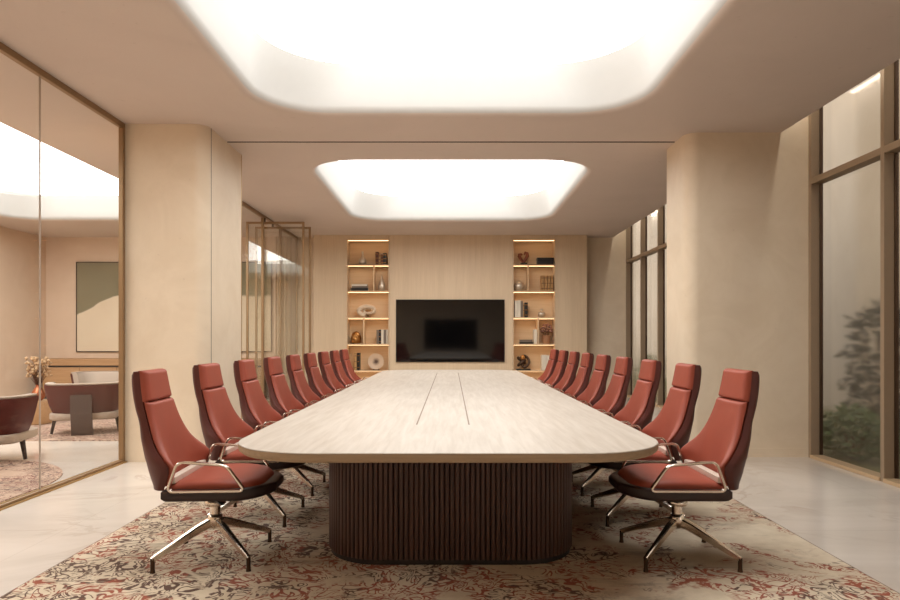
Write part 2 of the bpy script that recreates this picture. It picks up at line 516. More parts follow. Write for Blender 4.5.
# ------------------------------------------------------------------ glass partition to the lounge
def partition(name, ya, yb, joints, label, posts=(True, True)):
    bm = bmesh.new()
    w = 0.045
    box(bm, (XG-w, ya, 0), (XG, yb, 0.03), 0.003)
    box(bm, (XG-w, ya, CH-0.055), (XG, yb, CH), 0.003)
    if posts[0]: box(bm, (XG-w, ya, 0.03), (XG, ya+0.05, CH-0.055), 0.003)
    if posts[1]: box(bm, (XG-w, yb-0.05, 0.03), (XG, yb, CH-0.055), 0.003)
    o = struct(obj(name, bm, 'bronze'), label)
    b = bmesh.new()
    box(b, (XG-w-0.001, ya, 0.0), (XG-0.030, yb, 0.034)); box(b, (XG, ya, 0.0), (XG+0.022, yb, 0.012))
    obj('sill_strip', b, 'brass', o)
    ys = [ya+0.02]+list(joints)+[yb-0.02]
    for a, c in zip(ys, ys[1:]):
        obj('pane', boxm((XG-0.029, a+0.002, 0.02), (XG-0.019, c-0.002, CH-0.03)), 'glass', o)
    if joints:
        b = bmesh.new()
        for q in joints: box(b, (XG-0.031, q-0.0025, 0.035), (XG-0.017, q+0.0025, CH-0.056))
        obj('glass_joint', b, 'fabric_grey', o)
    return o
partition('window_1', YF, 6.705, [2.9, 5.35], 'tall clear glass partition with bronze frame in front of the lounge')
partition('window_2', 7.845, 11.70, [9.8], 'glass partition behind the left pier')
partition('window_3', 12.85, YB-0.02, [], 'narrow glass partition next to the back wall')
struct(obj('trim_3', boxm((XG-0.045, 11.70, CH-0.03), (XG, 12.85, CH)), 'bronze'))

def pivot_door(name, y, label):
    x0, x1, zt, w, t = -3.71, -2.655, 3.385, 0.04, 0.035
    bm = bmesh.new()
    box(bm, (x0, y-t/2, 0.02), (x0+w, y+t/2, zt), 0.003)
    box(bm, (x1-w, y-t/2, 0.02), (x1, y+t/2, zt), 0.003)
    box(bm, (x0+w, y-t/2, zt-w), (x1-w, y+t/2, zt), 0.003)
    box(bm, (x0+w, y-t/2, 0.02), (x1-w, y+t/2, 0.10), 0.003)
    o = struct(obj(name, bm, 'bronze'), label)
    obj('pane', boxm((x0+w-0.005, y-0.005, 0.09), (x1-w+0.005, y+0.005, zt-w+0.005)), 'door_glass', o)
    b = bmesh.new()
    lathe(b, [(0.02, 0), (0.02, 0.02)], 12, (XG-0.02, y, 0)); lathe(b, [(0.02, 0), (0.02, CH-0.03-zt)], 12, (XG-0.02, y, zt))
    obj('pivot', b, 'bronze_dark', o)
    return o
pivot_door('door_1', 11.78, 'open glass pivot door standing across the left aisle, nearer one')
pivot_door('door_2', 12.32, 'open glass pivot door standing across the left aisle, farther one')

# ------------------------------------------------------------------ window wall on the right
WZ = 3.95; TZ0, TZ1 = 2.92, 2.985; XO = XW+0.13
def window_bay(n, y0, y1, label):
    """bay between far mullion y1 and near mullion y0 (the bay owns its far mullion)"""
    bm = bmesh.new()
    box(bm, (XW, y1-0.05, 0), (XO, y1, WZ), 0.004)
    box(bm, (XW, y0, TZ0), (XO, y1-0.05, TZ1), 0.004)
    box(bm, (XW+0.02, y0, WZ-0.05), (XO, y1-0.05, WZ), 0.004)
    o = struct(obj(f'window_{n}', bm, 'window_frame'), label)
    for a, c, mt in ((0.03, TZ0+0.01, 'frosted'), (TZ1-0.01, WZ-0.04, 'frosted')):
        obj('pane', boxm((XO-0.022, y0-0.003, a), (XO-0.010, y1-0.047, c)), mt, o)
    obj('window_sill', boxm((XW-0.012, y0, 0.0), (XO, y1-0.05, 0.035), 0.004), 'sill', o)
    b = bmesh.new()
    box(b, (XO-0.04, y1-0.062, 0.035), (XO-0.0, y1-0.052, WZ-0.05))
    obj('bead', b, 'bronze_dark', o)
    return o
ys = [6.985-1.17*i for i in range(7)]
for i in range(6):
    window_bay(4+i, max(ys[i+1], YF), ys[i], 'tall bronze-framed window in the right wall' + (' next to the right pier' if i == 0 else ''))
ys = [14.28-1.09*i for i in range(7)]
for i in range(6):
    window_bay(10+i, max(ys[i+1], 7.74), ys[i], 'tall bronze-framed window behind the right pier' + (', next to the back wall' if i == 0 else ''))
# linear lamp hidden in the curtain pocket, one per room half
for ya, yb, lab in ((YF+0.1, 6.95, 'slim strip lamp in the ceiling pocket over the front windows'), (7.8, YB-0.1, 'slim strip lamp in the ceiling pocket over the rear windows')):
    t = thing('strip_lamp', lab, 'strip light', (XC+0.06, (ya+yb)/2, 3.93))
    L = (yb-ya)/2
    obj('lamp_housing', boxm((-0.03, -L, -0.02), (0.03, L, 0.005)), 'bronze', t)
    obj('diffuser', boxm((-0.022, -L, -0.03), (0.022, L, -0.0201)), 'led_pocket', t)

# ------------------------------------------------------------------ veneered back wall and the two lit niches
NI = (1.32, 2.25)
def panelling(name, x0, x1, seams, z0=0.0, z1=CH):
    bm = bmesh.new()
    xs_ = [x0]+seams+[x1]
    for a, c in zip(xs_, xs_[1:]):
        box(bm, (a+0.0015, YP, z0), (c-0.0015, YB, z1), 0.0015, 1)
    return struct(obj(name, bm, 'oak'))
panelling('wall_panel_left', -2.95, -NI[1], [])
panelling('wall_panel_center', -NI[0], NI[0], [])
panelling('wall_panel_right', NI[1], 2.92, [])
panelling('trim_4', -NI[1], -NI[0], [], 3.415, CH)
panelling('trim_5', NI[0], NI[1], [], 3.415, CH)

SH = [0.02, 0.585, 1.155, 1.725, 2.295, 2.865]      # tops of the shelves
def niche(sgn, label):
    a, b = (NI[0], NI[1]) if sgn > 0 else (-NI[1], -NI[0])
    cx = (a+b)/2; hw = (b-a)/2-0.001
    t = thing('shelving_unit', label, 'bookcase', (cx, YP, 0), 0, 'lit shelving niches beside the screen')
    D = YB-YP-0.01
    obj('back_panel', boxm((-hw, D-0.02, 0), (hw, D, 3.414)), 'oak_shelf', t)
    for s in (-1, 1):
        obj('side_panel', boxm((s*hw-(0.022 if s > 0 else 0), -0.012, 0), (s*hw+(0.022 if s < 0 else 0), D-0.02, 3.414)), 'oak', t)
    obj('top_panel', boxm((-hw+0.022, 0.0, 3.385), (hw-0.022, D-0.02, 3.414)), 'oak_shelf', t)
    for i, z in enumerate(SH):
        th = 0.03 if i < 5 else 0.03
        obj('shelf', boxm((-hw+0.022, 0.0, z-th if i else 0), (hw-0.022, D-0.02, z)), 'oak_shelf' if i != 5 else 'bronze', t)
    for z in [q-0.03 for q in SH[1:]]+[3.385]:
        obj('light_strip', boxm((-hw+0.03, 0.07, z-0.005), (hw-0.03, 0.11, z-0.0005)), 'led', t)
    for x, r in ((1.66, 4), (1.875, 2)):
        xx = sgn*x-cx
        obj('divider', boxm((xx-0.012, 0.0, SH[r]), (xx+0.012, D-0.02, SH[r+1]-0.031)), 'oak_shelf', t)
    return t
niche(-1, 'lit oak shelving niche to the left of the wall screen')
niche(1, 'lit oak shelving niche to the right of the wall screen')

def tv(y, face, label, x=-0.015):
    w, h, z = 2.33, 1.34, 1.435
    t = thing('wall_screen', label, 'television', (x, y, z-h/2), 0 if face < 0 else PI)
    bm = bmesh.new()
    box(bm, (-w/2, -0.03, 0), (w/2, 0, h), 0.004)
    obj('bezel', bm, 'black_plastic', t)
    obj('screen', boxm((-w/2+0.012, -0.034, 0.012), (w/2-0.012, -0.0301, h-0.012)), 'screen', t)
    return t
tv(YP, -1, 'large black screen on the oak back wall beyond the table')
tv(YF, 1, 'black screen on the wall facing the table end, mirrored in the far screen')

# ------------------------------------------------------------------ rug and table
t = boxm((-2.205, -2.2+0, 0), (2.225, 2.0, RUG), 0.004)
bm = bmesh.new()
box(bm, (-2.205, -4.4, 0), (2.225, 4.4, RUG), 0.004)
rug = tag(obj('area_rug', bm, 'rug', loc=(0, 6.95, 0)), 'large beige rug with rust and dark scrollwork under the conference table', 'rug')
bm = bmesh.new()
for lo, hi in (((-2.212, -4.4, 0), (-2.2052, 4.4, 0.010)), ((2.2252, -4.4, 0), (2.232, 4.4, 0.010)), ((-2.212, -4.407, 0), (2.232, -4.4002, 0.010)), ((-2.212, 4.4002, 0), (2.232, 4.407, 0.010))):
    box(bm, lo, hi)
obj('binding', bm, 'slot', rug)

TY0, TY1, THW, TZ = 3.02, 10.95, 1.102, 0.745
def table():
    t = thing('conference_table', 'long pale conference table with rounded ends on a dark reeded base', 'table', (-0.014, (TY0+TY1)/2, RUG))
    H = TZ-RUG; L = (TY1-TY0)/2
    def ring(off, z):
        # rounded end outline
        return [(x, y, z) for x, y in rrect(-THW+off, THW-off, -L+off, L-off, 0.46-off*0.9, 16)]
    bm = bmesh.new()
    loft(bm, [ring(0.003, H-0.006), ring(0.001, H-0.003), ring(0.004, H), ])
    # top veneer
    obj('tabletop', bm, 'table', t)
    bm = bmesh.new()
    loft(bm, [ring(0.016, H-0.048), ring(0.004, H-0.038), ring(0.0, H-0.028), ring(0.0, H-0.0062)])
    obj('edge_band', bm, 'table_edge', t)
    for x in (-0.198, 0.125):
        obj('cable_slot', boxm((x-0.0045, 4.02-(TY0+TY1)/2, H-0.0005), (x+0.0045, 10.0-(TY0+TY1)/2, H+0.0012)), 'slot', t)
    # reeded base
    y0, y1 = 3.625-(TY0+TY1)/2, 10.3-(TY0+TY1)/2
    base = rrect(-0.718, 0.740, y0, y1, 0.33, 40)
    # resample at even pitch, then raise half-round reeds
    P = [Vector((x, y, 0)) for x, y in base]; P.append(P[0])
    cum = [0]
    for a, b in zip(P, P[1:]): cum.append(cum[-1]+(b-a).length)
    tot = cum[-1]; pitch = 0.0285; nre = int(tot/pitch)
    prof = [(0.0, 0.0), (0.14, 0.012), (0.22, 0.015), (0.5, 0.0165), (0.78, 0.015), (0.86, 0.012)]
    outl = []; k = 0
    for i in range(nre):
        for u, d in prof:
            s = (i+u)*tot/nre
            while k < len(cum)-2 and cum[k+1] < s: k += 1
            f = (s-cum[k])/(cum[k+1]-cum[k]); p = P[k].lerp(P[k+1], f); tt = (P[k+1]-P[k]).normalized()
            nrm = Vector((tt.y, -tt.x, 0))
            q = p+nrm*(d-0.012)
            outl.append((q.x, q.y))
    bm = bmesh.new()
    loft(bm, [[(x, y, 0.03) for x, y in outl], [(x, y, H-0.049) for x, y in outl]])
    obj('reeded_base', bm, 'reed', t)
    bm = bmesh.new()
    pl = rrect(-0.710, 0.732, y0+0.008, y1-0.008, 0.322, 20)
    loft(bm, [[(x, y, 0) for x, y in pl], [(x, y, 0.03) for x, y in pl]])
    obj('plinth', bm, 'plinth', t)
    return t
table()

# ------------------------------------------------------------------ conference chair (faces local +x)
BACK = [  # z, front centre x, half width, rim x, thickness
    (0.455, -0.245, 0.270, -0.205, 0.070),
    (0.52, -0.255, 0.292, -0.172, 0.092),
    (0.57, -0.264, 0.300, -0.160, 0.100),
    (0.61, -0.272, 0.285, -0.195, 0.100),
    (0.66, -0.283, 0.250, -0.245, 0.096),
    (0.72, -0.297, 0.222, -0.285, 0.090),
    (0.80, -0.317, 0.196, -0.320, 0.078),
    (0.88, -0.337, 0.179, -0.346, 0.082),
    (0.96, -0.353, 0.167, -0.363, 0.084),
    (1.04, -0.367, 0.158, -0.376, 0.080),
    (1.10, -0.376, 0.151, -0.385, 0.072),
]
def back_pt(u, z):
    xc, hw, rim, th = interp(BACK, z)
    return xc+(rim-xc)*abs(u)**3.2, u*hw, th
def back_solid(z0, z1, f_off, b_frac, edge, nz=22, nu=22, rim_round=0.02, utrim=1.0):
    """closed slab following the back surface: front pushed by f_off, back at fraction of thickness"""
    bm = bmesh.new(); fr = []; bk = []
    for i in range(nz+1):
        s = i/nz; z = z0+(z1-z0)*(0.5-0.5*math.cos(PI*s))
        ez = min(1.0, min(z-z0, z1-z)/edge); rz = math.sqrt(max(0, 1-(1-ez)**2))
        a, b = [], []
        for j in range(nu+1):
            w = -1+2*j/nu; u = math.sin(w*PI/2)*utrim
            x, y, th = back_pt(u, z)
            eu = min(1.0, (utrim-abs(u))/0.13); ru = math.sqrt(max(0, 1-(1-eu)**2))
            k = min(rz, 1)*ru
            a.append(bm.verts.new((x+f_off*k-rim_round*(1-k), y, z)))
            b.append(bm.verts.new((x-th*b_frac*(0.45+0.55*ru)-rim_round*0.4, y, z)))
        fr.append(a); bk.append(b)
    for i in range(nz):
        for j in range(nu):
            bm.faces.new((fr[i][j], fr[i][j+1], fr[i+1][j+1], fr[i+1][j]))
            bm.faces.new((bk[i][j], bk[i+1][j], bk[i+1][j+1], bk[i][j+1]))
    for i in range(nz):
        bm.faces.new((fr[i][0], fr[i+1][0], bk[i+1][0], bk[i][0])); bm.faces.new((fr[i][nu], bk[i][nu], bk[i+1][nu], fr[i+1][nu]))
    for j in range(nu):
        bm.faces.new((fr[0][j], bk[0][j], bk[0][j+1], fr[0][j+1])); bm.faces.new((fr[nz][j], fr[nz][j+1], bk[nz][j+1], bk[nz][j]))
    return bm

def slab(x0, x1, hw, top, bot, nx=22, ny=16, e=0.10, nose=0.0, drop=0.02, botcurve=0.0, narrow=0.0):
    """cushion-like slab: top(x), bot(x) heights, rounded in plan at the front"""
    bm = bmesh.new(); T = []; B = []
    for i in range(nx+1):
        s = 0.5-0.5*math.cos(PI*i/nx); x = x0+(x1-x0)*s
        fx = max(0.0, (x-(x1-nose))/nose) if nose else 0
        w = hw*(1-0.66*fx**3.4)*(1-narrow*(1-s))
        a, b = [], []
        for j in range(ny+1):
            v = math.sin((-1+2*j/ny)*PI/2); y = v*w
            ex = min(1, min(x-x0, x1-x)/e); ey = min(1, (1-abs(v))*w/e)
            k = math.sqrt(max(0, 1-(1-ex)**2))*math.sqrt(max(0, 1-(1-ey)**2))
            zt = top(s); zb = bot(s)
            a.append(bm.verts.new((x, y, zt-drop*(1-k)))); b.append(bm.verts.new((x, y, zb+botcurve*(1-k))))
        T.append(a); B.append(b)
    for i in range(nx):
        for j in range(ny):
            bm.faces.new((T[i][j], T[i+1][j], T[i+1][j+1], T[i][j+1])); bm.faces.new((B[i][j], B[i][j+1], B[i+1][j+1], B[i+1][j]))
        bm.faces.new((T[i][0], B[i][0], B[i+1][0], T[i+1][0])); bm.faces.new((T[i][ny], T[i+1][ny], B[i+1][ny], B[i][ny]))
    for j in range(ny):
        bm.faces.new((T[0][j], T[0][j+1], B[0][j+1], B[0][j])); bm.faces.new((T[nx][j], B[nx][j], B[nx][j+1], T[nx][j+1]))
    return bm

def make_chair():
    t = thing('conference_chair', '', 'chair', (0, 0, RUG))
    # upholstery
    obj('headrest', back_solid(0.914, 1.085, 0.006, 0.5, 0.016, 22, 24), 'leather', t, smooth=50)
    obj('backrest', back_solid(0.47, 0.9125, 0.010, 0.30, 0.014, 34, 26), 'leather', t, smooth=50)
    # outer shell sits behind the pads
    bm = bmesh.new()
    nz, nu = 30, 26; fr = []; bk = []
    for i in range(nz+1):
        z = 0.445+(1.080-0.445)*i/nz
        a, b = [], []
        for j in range(nu+1):
            u = math.sin((-1+2*j/nu)*PI/2)*0.995
            x, y, th = back_pt(u, z)
            ru = math.sqrt(max(0, 1-(1-min(1, (1-abs(u))/0.3))**2))
            cap = math.sqrt(max(0, 1-max(0, (z-1.05)/0.04)**2)) if z > 1.05 else 1
            a.append(bm.verts.new((x-th*0.27-0.010, y, z))); b.append(bm.verts.new((x-th*(0.5+0.5*ru*cap)-0.016, y, z)))
        fr.append(a); bk.append(b)
    for i in range(nz):
        for j in range(nu):
            bm.faces.new((fr[i][j], fr[i][j+1], fr[i+1][j+1], fr[i+1][j])); bm.faces.new((bk[i][j], bk[i+1][j], bk[i+1][j+1], bk[i][j+1]))
        bm.faces.new((fr[i][0], fr[i+1][0], bk[i+1][0], bk[i][0])); bm.faces.new((fr[i][nu], bk[i][nu], bk[i+1][nu], fr[i+1][nu]))
    for j in range(nu):
        bm.faces.new((fr[0][j], bk[0][j], bk[0][j+1], fr[0][j+1])); bm.faces.new((fr[nz][j], fr[nz][j+1], bk[nz][j+1], bk[nz][j]))
    sh = obj('back_shell', bm, 'leather_shaded', t, smooth=50); sh['label'] = 'rust leather back shell with shade in its colour'
    # seat
    top = lambda s: 0.478+0.020*math.sin(PI*min(1, s*1.05))-0.055*max(0, (s-0.80)/0.20)**2
    obj('seat', slab(-0.235, 0.305, 0.266, top, lambda s: 0.43, nx=30, e=0.06, nose=0.27, drop=0.03), 'leather', t, smooth=60)
    bots = lambda s: 0.383+0.010*max(0, (s-0.60)/0.40)**2
    us = obj('seat_shell', slab(-0.245, 0.328, 0.288, lambda s: 0.452, bots, nx=40, ny=22, e=0.03, nose=0.27, drop=0.012, botcurve=0.022), 'underside', t, smooth=50)
    us['label'] = 'dark brown seat shell'
    # arms: flat polished trapezoid loops
    for s in (-1, 1):
        y = s*0.305
        pts = fillet_path([(-0.205, y, 0.448), (-0.150, y, 0.606), (0.105, y, 0.586), (0.205, y, 0.448)], 0.035)
        bm = bmesh.new()
        sweep(bm, pts, rect(0.013, 0.024, 0.4), closed=True, up=Vector((0, 1, 0)))
        arm = obj('armrest', bm, 'chrome', t, smooth=40)
        arm['label'] = 'polished metal arm loop'
    bm = bmesh.new()
    box(bm, (-0.222, -0.258, 0.480), (-0.178, 0.258, 0.516), 0.008)
    obj('back_bracket', bm, 'satin', t, smooth=40)
    # mechanism and base
    bx = -0.045
    kids0 = set(t.children)
    bm = bmesh.new()
    box(bm, (-0.085, -0.07, 0.362), (0.13, 0.07, 0.392), 0.01)
    box(bm, (-0.06, -0.05, 0.335), (0.15, 0.05, 0.362), 0.012)
    obj('tilt_mechanism', bm, 'black_plastic', t, smooth=40)
    bm = bmesh.new()
    sweep(bm, [(0.02, 0.05, 0.355), (0.04, -0.12, 0.352), (0.10, -0.20, 0.350)], rect(0.016, 0.008), scales=[1, 1, 1.2])
    obj('lever', bm, 'black_plastic', t)
    bm = bmesh.new()
    lathe(bm, [(0.055, 0.300), (0.060, 0.308), (0.060, 0.325), (0.05, 0.338), (0.0, 0.338)][:-1], 24)
    lathe(bm, [(0.030, 0.21), (0.030, 0.305)], 20)
    obj('gas_lift', bm, 'chrome', t, smooth=40)
    bm = bmesh.new()
    lathe(bm, [(0.022, 0.165), (0.040, 0.185), (0.046, 0.215), (0.038, 0.245), (0.031, 0.25)], 24)
    obj('hub', bm, 'chrome', t, smooth=40)
    for k in range(4):
        a = math.radians(45+90*k); d = Vector((math.cos(a), math.sin(a), 0))
        pts = [d*r+Vector((0, 0, z)) for r, z in ((0.02, 0.205), (0.10, 0.180), (0.22, 0.130), (0.335, 0.082), (0.365, 0.068))]
        bm = bmesh.new()
        sweep(bm, pts, rect(0.036, 0.046, 0.35), scales=[1.1, 1.0, 0.82, 0.66, 0.6])
        leg = obj('leg', bm, 'chrome', t, smooth=35)
        bm = bmesh.new(); c = d*0.361
        sweep(bm, [c+Vector((0, 0, z)) for z in (0.0, 0.02, 0.075)], circ(0.0125, 12), scales=[1.15, 0.9, 0.95])
        obj('glide', bm, 'bronze_dark', leg, smooth=40)
    for ch in set(t.children)-kids0: ch.location.x += bx
    return t

def dup(root, loc, rz):
    r = root.copy(); COL.objects.link(r); r.location = loc; r.rotation_euler = (0, 0, rz)
    for ch in list(root.children):
        c = ch.copy(); COL.objects.link(c); c.parent = r
        for gch in ch.children:
            d = gch.copy(); COL.objects.link(d); d.parent = c
    return r

ORD = ['nearest the camera', 'second from the near end', 'third from the near end', 'fourth from the near end', 'fifth from the near end',
       'sixth from the near end', 'seventh from the near end', 'second last before the back wall', 'last before the back wall']
chair0 = make_chair(); first = True
for side, sname in ((-1, 'glass-partition'), (1, 'window')):
    for i in range(9):
        y = 3.78+0.845*i
        jit = math.radians(rnd.uniform(-1.2, 1.2)); x = -1.325 if side < 0 else 1.268
        if side < 0 and i == 0: jit = math.radians(3)
        rz = (0 if side < 0 else PI)+jit
        if first: o = chair0; o.location = (x, y, RUG); o.rotation_euler = (0, 0, rz); first = False
        else: o = dup(chair0, (x, y, RUG), rz)
        o['label'] = f'rust leather swivel chair on the {sname} side, {ORD[i]}'
        o['category'] = 'chair'; o['group'] = 'swivel chairs around the conference table'

# ------------------------------------------------------------------ things on the shelves
YS = YP+0.05
def book_row(x0, z, specs, where, group):
    """specs: (thickness, height, cover material, label start)"""
    x = x0
    for th, h, cov, lab in specs:
        bm = bmesh.new(); d = 0.17
        box(bm, (0, 0, 0), (0.0035, d, h), 0.001, 1); box(bm, (th-0.0035, 0, 0), (th, d, h), 0.001, 1)
        box(bm, (0, 0, 0), (th, 0.004, h), 0.0015, 1)
        box(bm, (0.0035, 0.004, 0.003), (th-0.0035, d-0.004, h-0.004), 0, 1, 1)
        if cov in ('brown', 'tan', 'black'):
            for q in (0.16, 0.5, 0.84): box(bm, (0.001, -0.0015, h*q-0.006), (th-0.001, 0.001, h*q+0.006), 0, 1, 2 if cov != 'tan' else 3)
        o = obj('book', bm, [cov, 'pages', 'gold', 'brown'], None, (x, YS, z))
        tag(o, f'{lab} {where}', 'book', group)
        x += th+(0.008 if cov == 'tan' else 0.003)
    return x
def flat_book(name, x0, x1, z, h, cov, label, group, d=0.2):
    bm = bmesh.new(); w = x1-x0
    box(bm, (0, 0, 0), (w, d, 0.004), 0.001, 1); box(bm, (0, 0, h-0.004), (w, d, h), 0.001, 1)
    box(bm, (0, 0, 0), (w, 0.004, h), 0.001, 1); box(bm, (0.004, 0.004, 0.004), (w-0.004, d-0.004, h-0.004), 0, 1, 1)
    return tag(obj('book', bm, [cov, 'pages'], None, (x0, YS-0.02, z)), label, 'book', group)
def lathe_thing(name, x, z, prof, mat, label, cat, y=YS+0.08, smooth=40):
    bm = bmesh.new(); lathe(bm, prof, 28)
    return tag(obj(name, bm, mat, None, (x, y, z), smooth=smooth), label, cat)

# left niche, top row
Z = SH[5]
lathe_thing('vase', -1.915, Z, [(0.055, 0), (0.080, 0.03), (0.086, 0.07), (0.07, 0.12), (0.035, 0.17), (0.020, 0.22), (0.024, 0.285), (0.018, 0.285), (0.014, 0.22), (0.028, 0.17), (0.06, 0.12), (0.074, 0.07), (0.06, 0.04), (0.02, 0.03)], 'silver',
            'bulbous vase with narrow neck on the top shelf of the left niche', 'vase')
xe = book_row(-1.625, Z, [(0.062, 0.27, 'brown', 'dark brown banded book at the left end of'), (0.042, 0.215, 'tan', 'short tan book, second in'), (0.045, 0.215, 'brown', 'short brown book, third in'), (0.07, 0.245, 'black', 'thick black book at the right end of')],
         'the left niche top shelf row', 'books on the left niche top shelf')
bm = bmesh.new(); lathe(bm, [(0.012, 0), (0.03, 0.008), (0.045, 0.024), (0.047, 0.033), (0.04, 0.028), (0.01, 0.012)], 20)
tag(obj('bowl', bm, 'shell', None, (-1.513, YS+0.08, Z+0.215), smooth=40), 'tiny pale bowl resting on the short books, top of left niche', 'bowl')
# second row
Z = SH[4]
gr = 'flat books stacked in the left niche'
flat_book('book', -2.155, -1.785, Z, 0.06, 'black', 'thick black book at the bottom of the flat stack, left niche', gr)
flat_book('book', -2.135, -1.795, Z+0.061, 0.042, 'greycov', 'grey book in the middle of the flat stack, left niche', gr)
flat_book('book', -2.14, -1.80, Z+0.104, 0.038, 'cream', 'cream book topmost of the flat stack, left niche', gr)
lathe_thing('vase', -1.50, Z, [(0.05, 0), (0.076, 0.04), (0.082, 0.09), (0.070, 0.15), (0.045, 0.22), (0.022, 0.29), (0.008, 0.345), (0.004, 0.35)], 'silver',
            'teardrop shaped vase with pointed top right of the divider, left niche', 'vase')
# third row: shell carving
def shell_carving():
    t = thing('shell_sculpture', 'pale curled shell sculpture on the middle shelf of the left niche', 'sculpture', (-1.80, YS+0.09, SH[3]))
    bm = bmesh.new(); rings = []
    n = 60
    for i in range(n+1):
        s = i/n; a = s*3.3*PI+0.4; R = 0.045+0.155*s; r = 0.014+0.048*s
        c = Vector((R*math.cos(a)*1.05, -0.03+0.06*(1-s), 0.150+R*math.sin(a)*0.56))
        d = Vector((math.cos(a), 0, math.sin(a)))
        rings.append([c+d*(r*math.cos(q))+Vector((0, r*1.3*math.sin(q), 0)) for q in [2*PI*k/10 for k in range(10)]])
    loft(bm, rings)
    obj('spiral', bm, 'shell', t, smooth=60)
    bm = bmesh.new(); lathe(bm, [(0.06, 0), (0.06, 0.012), (0.012, 0.018), (0.012, 0.05)], 20)
    obj('stand', bm, 'bronze_dark', t, smooth=40)
shell_carving()
# fourth row
Z = SH[2]
def knot_pot():
    t = thing('ornament', 'rounded antique gold ornament left of the divider, left niche', 'ornament', (-2.06, YS+0.1, Z))
    bm = bmesh.new(); rings = []
    prof = [(0.065, 0.0), (0.10, 0.05), (0.108, 0.11), (0.095, 0.18), (0.065, 0.235), (0.03, 0.262), (0.004, 0.268)]
    fine = []
    for k in range(len(prof)-1):
        for q in range(4): fine.append(tuple(prof[k][m]+(prof[k+1][m]-prof[k][m])*q/4 for m in (0, 1)))
    fine.append(prof[-1])
    n = 36
    for r, z in fine:
        rings.append([((r+0.010*math.sin(6*a+z*55))*math.cos(a), (r+0.010*math.sin(6*a+z*55))*math.sin(a), z) for a in [2*PI*k/n for k in range(n)]])
    loft(bm, rings); obj('body', bm, 'gold', t, smooth=60)
knot_pot()
book_row(-1.605, Z, [(0.05, 0.30, 'greycov', 'grey book at the left end of'), (0.045, 0.305, 'black', 'black book, second in'), (0.05, 0.305, 'cream', 'cream book, third in'), (0.055, 0.30, 'greycov', 'grey book, fourth in'), (0.03, 0.305, 'cream', 'thin cream book at the right end of')],
         'the row of five, left niche', 'upright books low in the left niche')
# fifth row
Z = SH[1]
book_row(-2.085, Z, [(0.055, 0.37, 'tan', 'tall tan book beside a black one,'), (0.05, 0.375, 'black', 'tall black book beside a tan one,')], 'lowest visible shelf of left niche', 'pair of tall books in the left niche')
def plate(x, z):
    t = thing('display_plate', 'round pale plate with dark centre on a stand, left niche', 'plate', (x, YS+0.1, z))
    bm = bmesh.new(); lathe(bm, [(0.002, 0.0), (0.06, 0.0), (0.13, 0.014), (0.172, 0.03), (0.174, 0.036), (0.13, 0.024), (0.06, 0.010), (0.002, 0.010)], 40)
    obj('dish', bm, 'plate', t, (0, 0.0, 0.183), (math.radians(82), 0, 0), smooth=40)
    bm = bmesh.new()
    for s in (-1, 1): sweep(bm, [(s*0.06, -0.05, 0.02), (s*0.06, -0.02, 0.006), (s*0.06, 0.06, 0.006), (s*0.03, 0.03, 0.15)], circ(0.006, 6))
    box(bm, (-0.066, 0.03, 0.0), (0.066, 0.04, 0.01))
    obj('stand', bm, 'bronze_dark', t)
plate(-1.625, SH[1])

# right niche, top row: heart-shaped carving, black box
Z = SH[5]
def heart():
    t = thing('heart_carving', 'red-brown forked carving on dark foot, top shelf of right niche', 'sculpture', (1.565, YS+0.08, Z))
    bm = bmesh.new()
    for s in (-1, 1):
        pts = [(0.0, 0, 0.05), (s*0.05, 0.0, 0.12), (s*0.09, 0, 0.19), (s*0.085, 0, 0.25 if s > 0 else 0.22), (s*0.045, 0, 0.27 if s > 0 else 0.23), (s*0.018, 0, 0.21)]
        sweep(bm, pts, circ(0.034, 12), scales=[0.7, 1.0, 1.15, 1.0, 0.75, 0.45], up=Vector((0, 1, 0)))
    obj('fork', bm, 'coral', t, smooth=60)
    bm = bmesh.new(); box(bm, (-0.06, -0.04, 0), (0.085, 0.05, 0.04), 0.006)
    obj('foot', bm, 'black', t)
heart()
def black_box():
    t = thing('lidded_box', 'low black lidded box on the top shelf of right niche', 'box', (2.035, YS+0.06, Z))
    obj('body', boxm((-0.175, -0.07, 0), (0.175, 0.10, 0.10), 0.006), 'black', t)
    obj('lid', boxm((-0.18, -0.075, 0.1005), (0.18, 0.105, 0.145), 0.008), 'black', t)
black_box()
# second row
Z = SH[4]
lathe_thing('vase', 1.475, Z, [(0.07, 0), (0.105, 0.05), (0.118, 0.10), (0.105, 0.155), (0.06, 0.20), (0.036, 0.215), (0.03, 0.21), (0.05, 0.19), (0.09, 0.15), (0.10, 0.10), (0.03, 0.03)], 'silver',
            'round silver vase left of the divider, right niche', 'vase', YS+0.1)
book_row(1.945, Z, [(0.058, 0.33, 'tan', 'tan ribbed book at the left end of'), (0.058, 0.33, 'tan', 'tan ribbed book, second in'), (0.058, 0.33, 'tan', 'tan ribbed book, third in'), (0.058, 0.33, 'tan', 'tan ribbed book at the right end of')],
         'the set of four, right niche', 'set of tan books in the right niche')
# third row
Z = SH[3]
book_row(1.372, Z, [(0.062, 0.36, 'cream', 'tall cream book at the left end of'), (0.062, 0.365, 'cream', 'tall cream book, second in'), (0.05, 0.35, 'greycov', 'grey-green book, third in'), (0.022, 0.30, 'tan', 'thin tan book, fourth in'), (0.07, 0.32, 'black', 'dark banded book at the right end of')],
         'the middle shelf row, right niche', 'books on the right niche middle shelf')
lathe_thing('bottle', 1.965, Z, [(0.045, 0), (0.078, 0.04), (0.084, 0.075), (0.065, 0.115), (0.026, 0.14), (0.024, 0.165), (0.036, 0.18), (0.036, 0.185), (0.01, 0.185)], 'silver',
            'squat pale bottle on the middle shelf of right niche', 'bottle', YS+0.09)
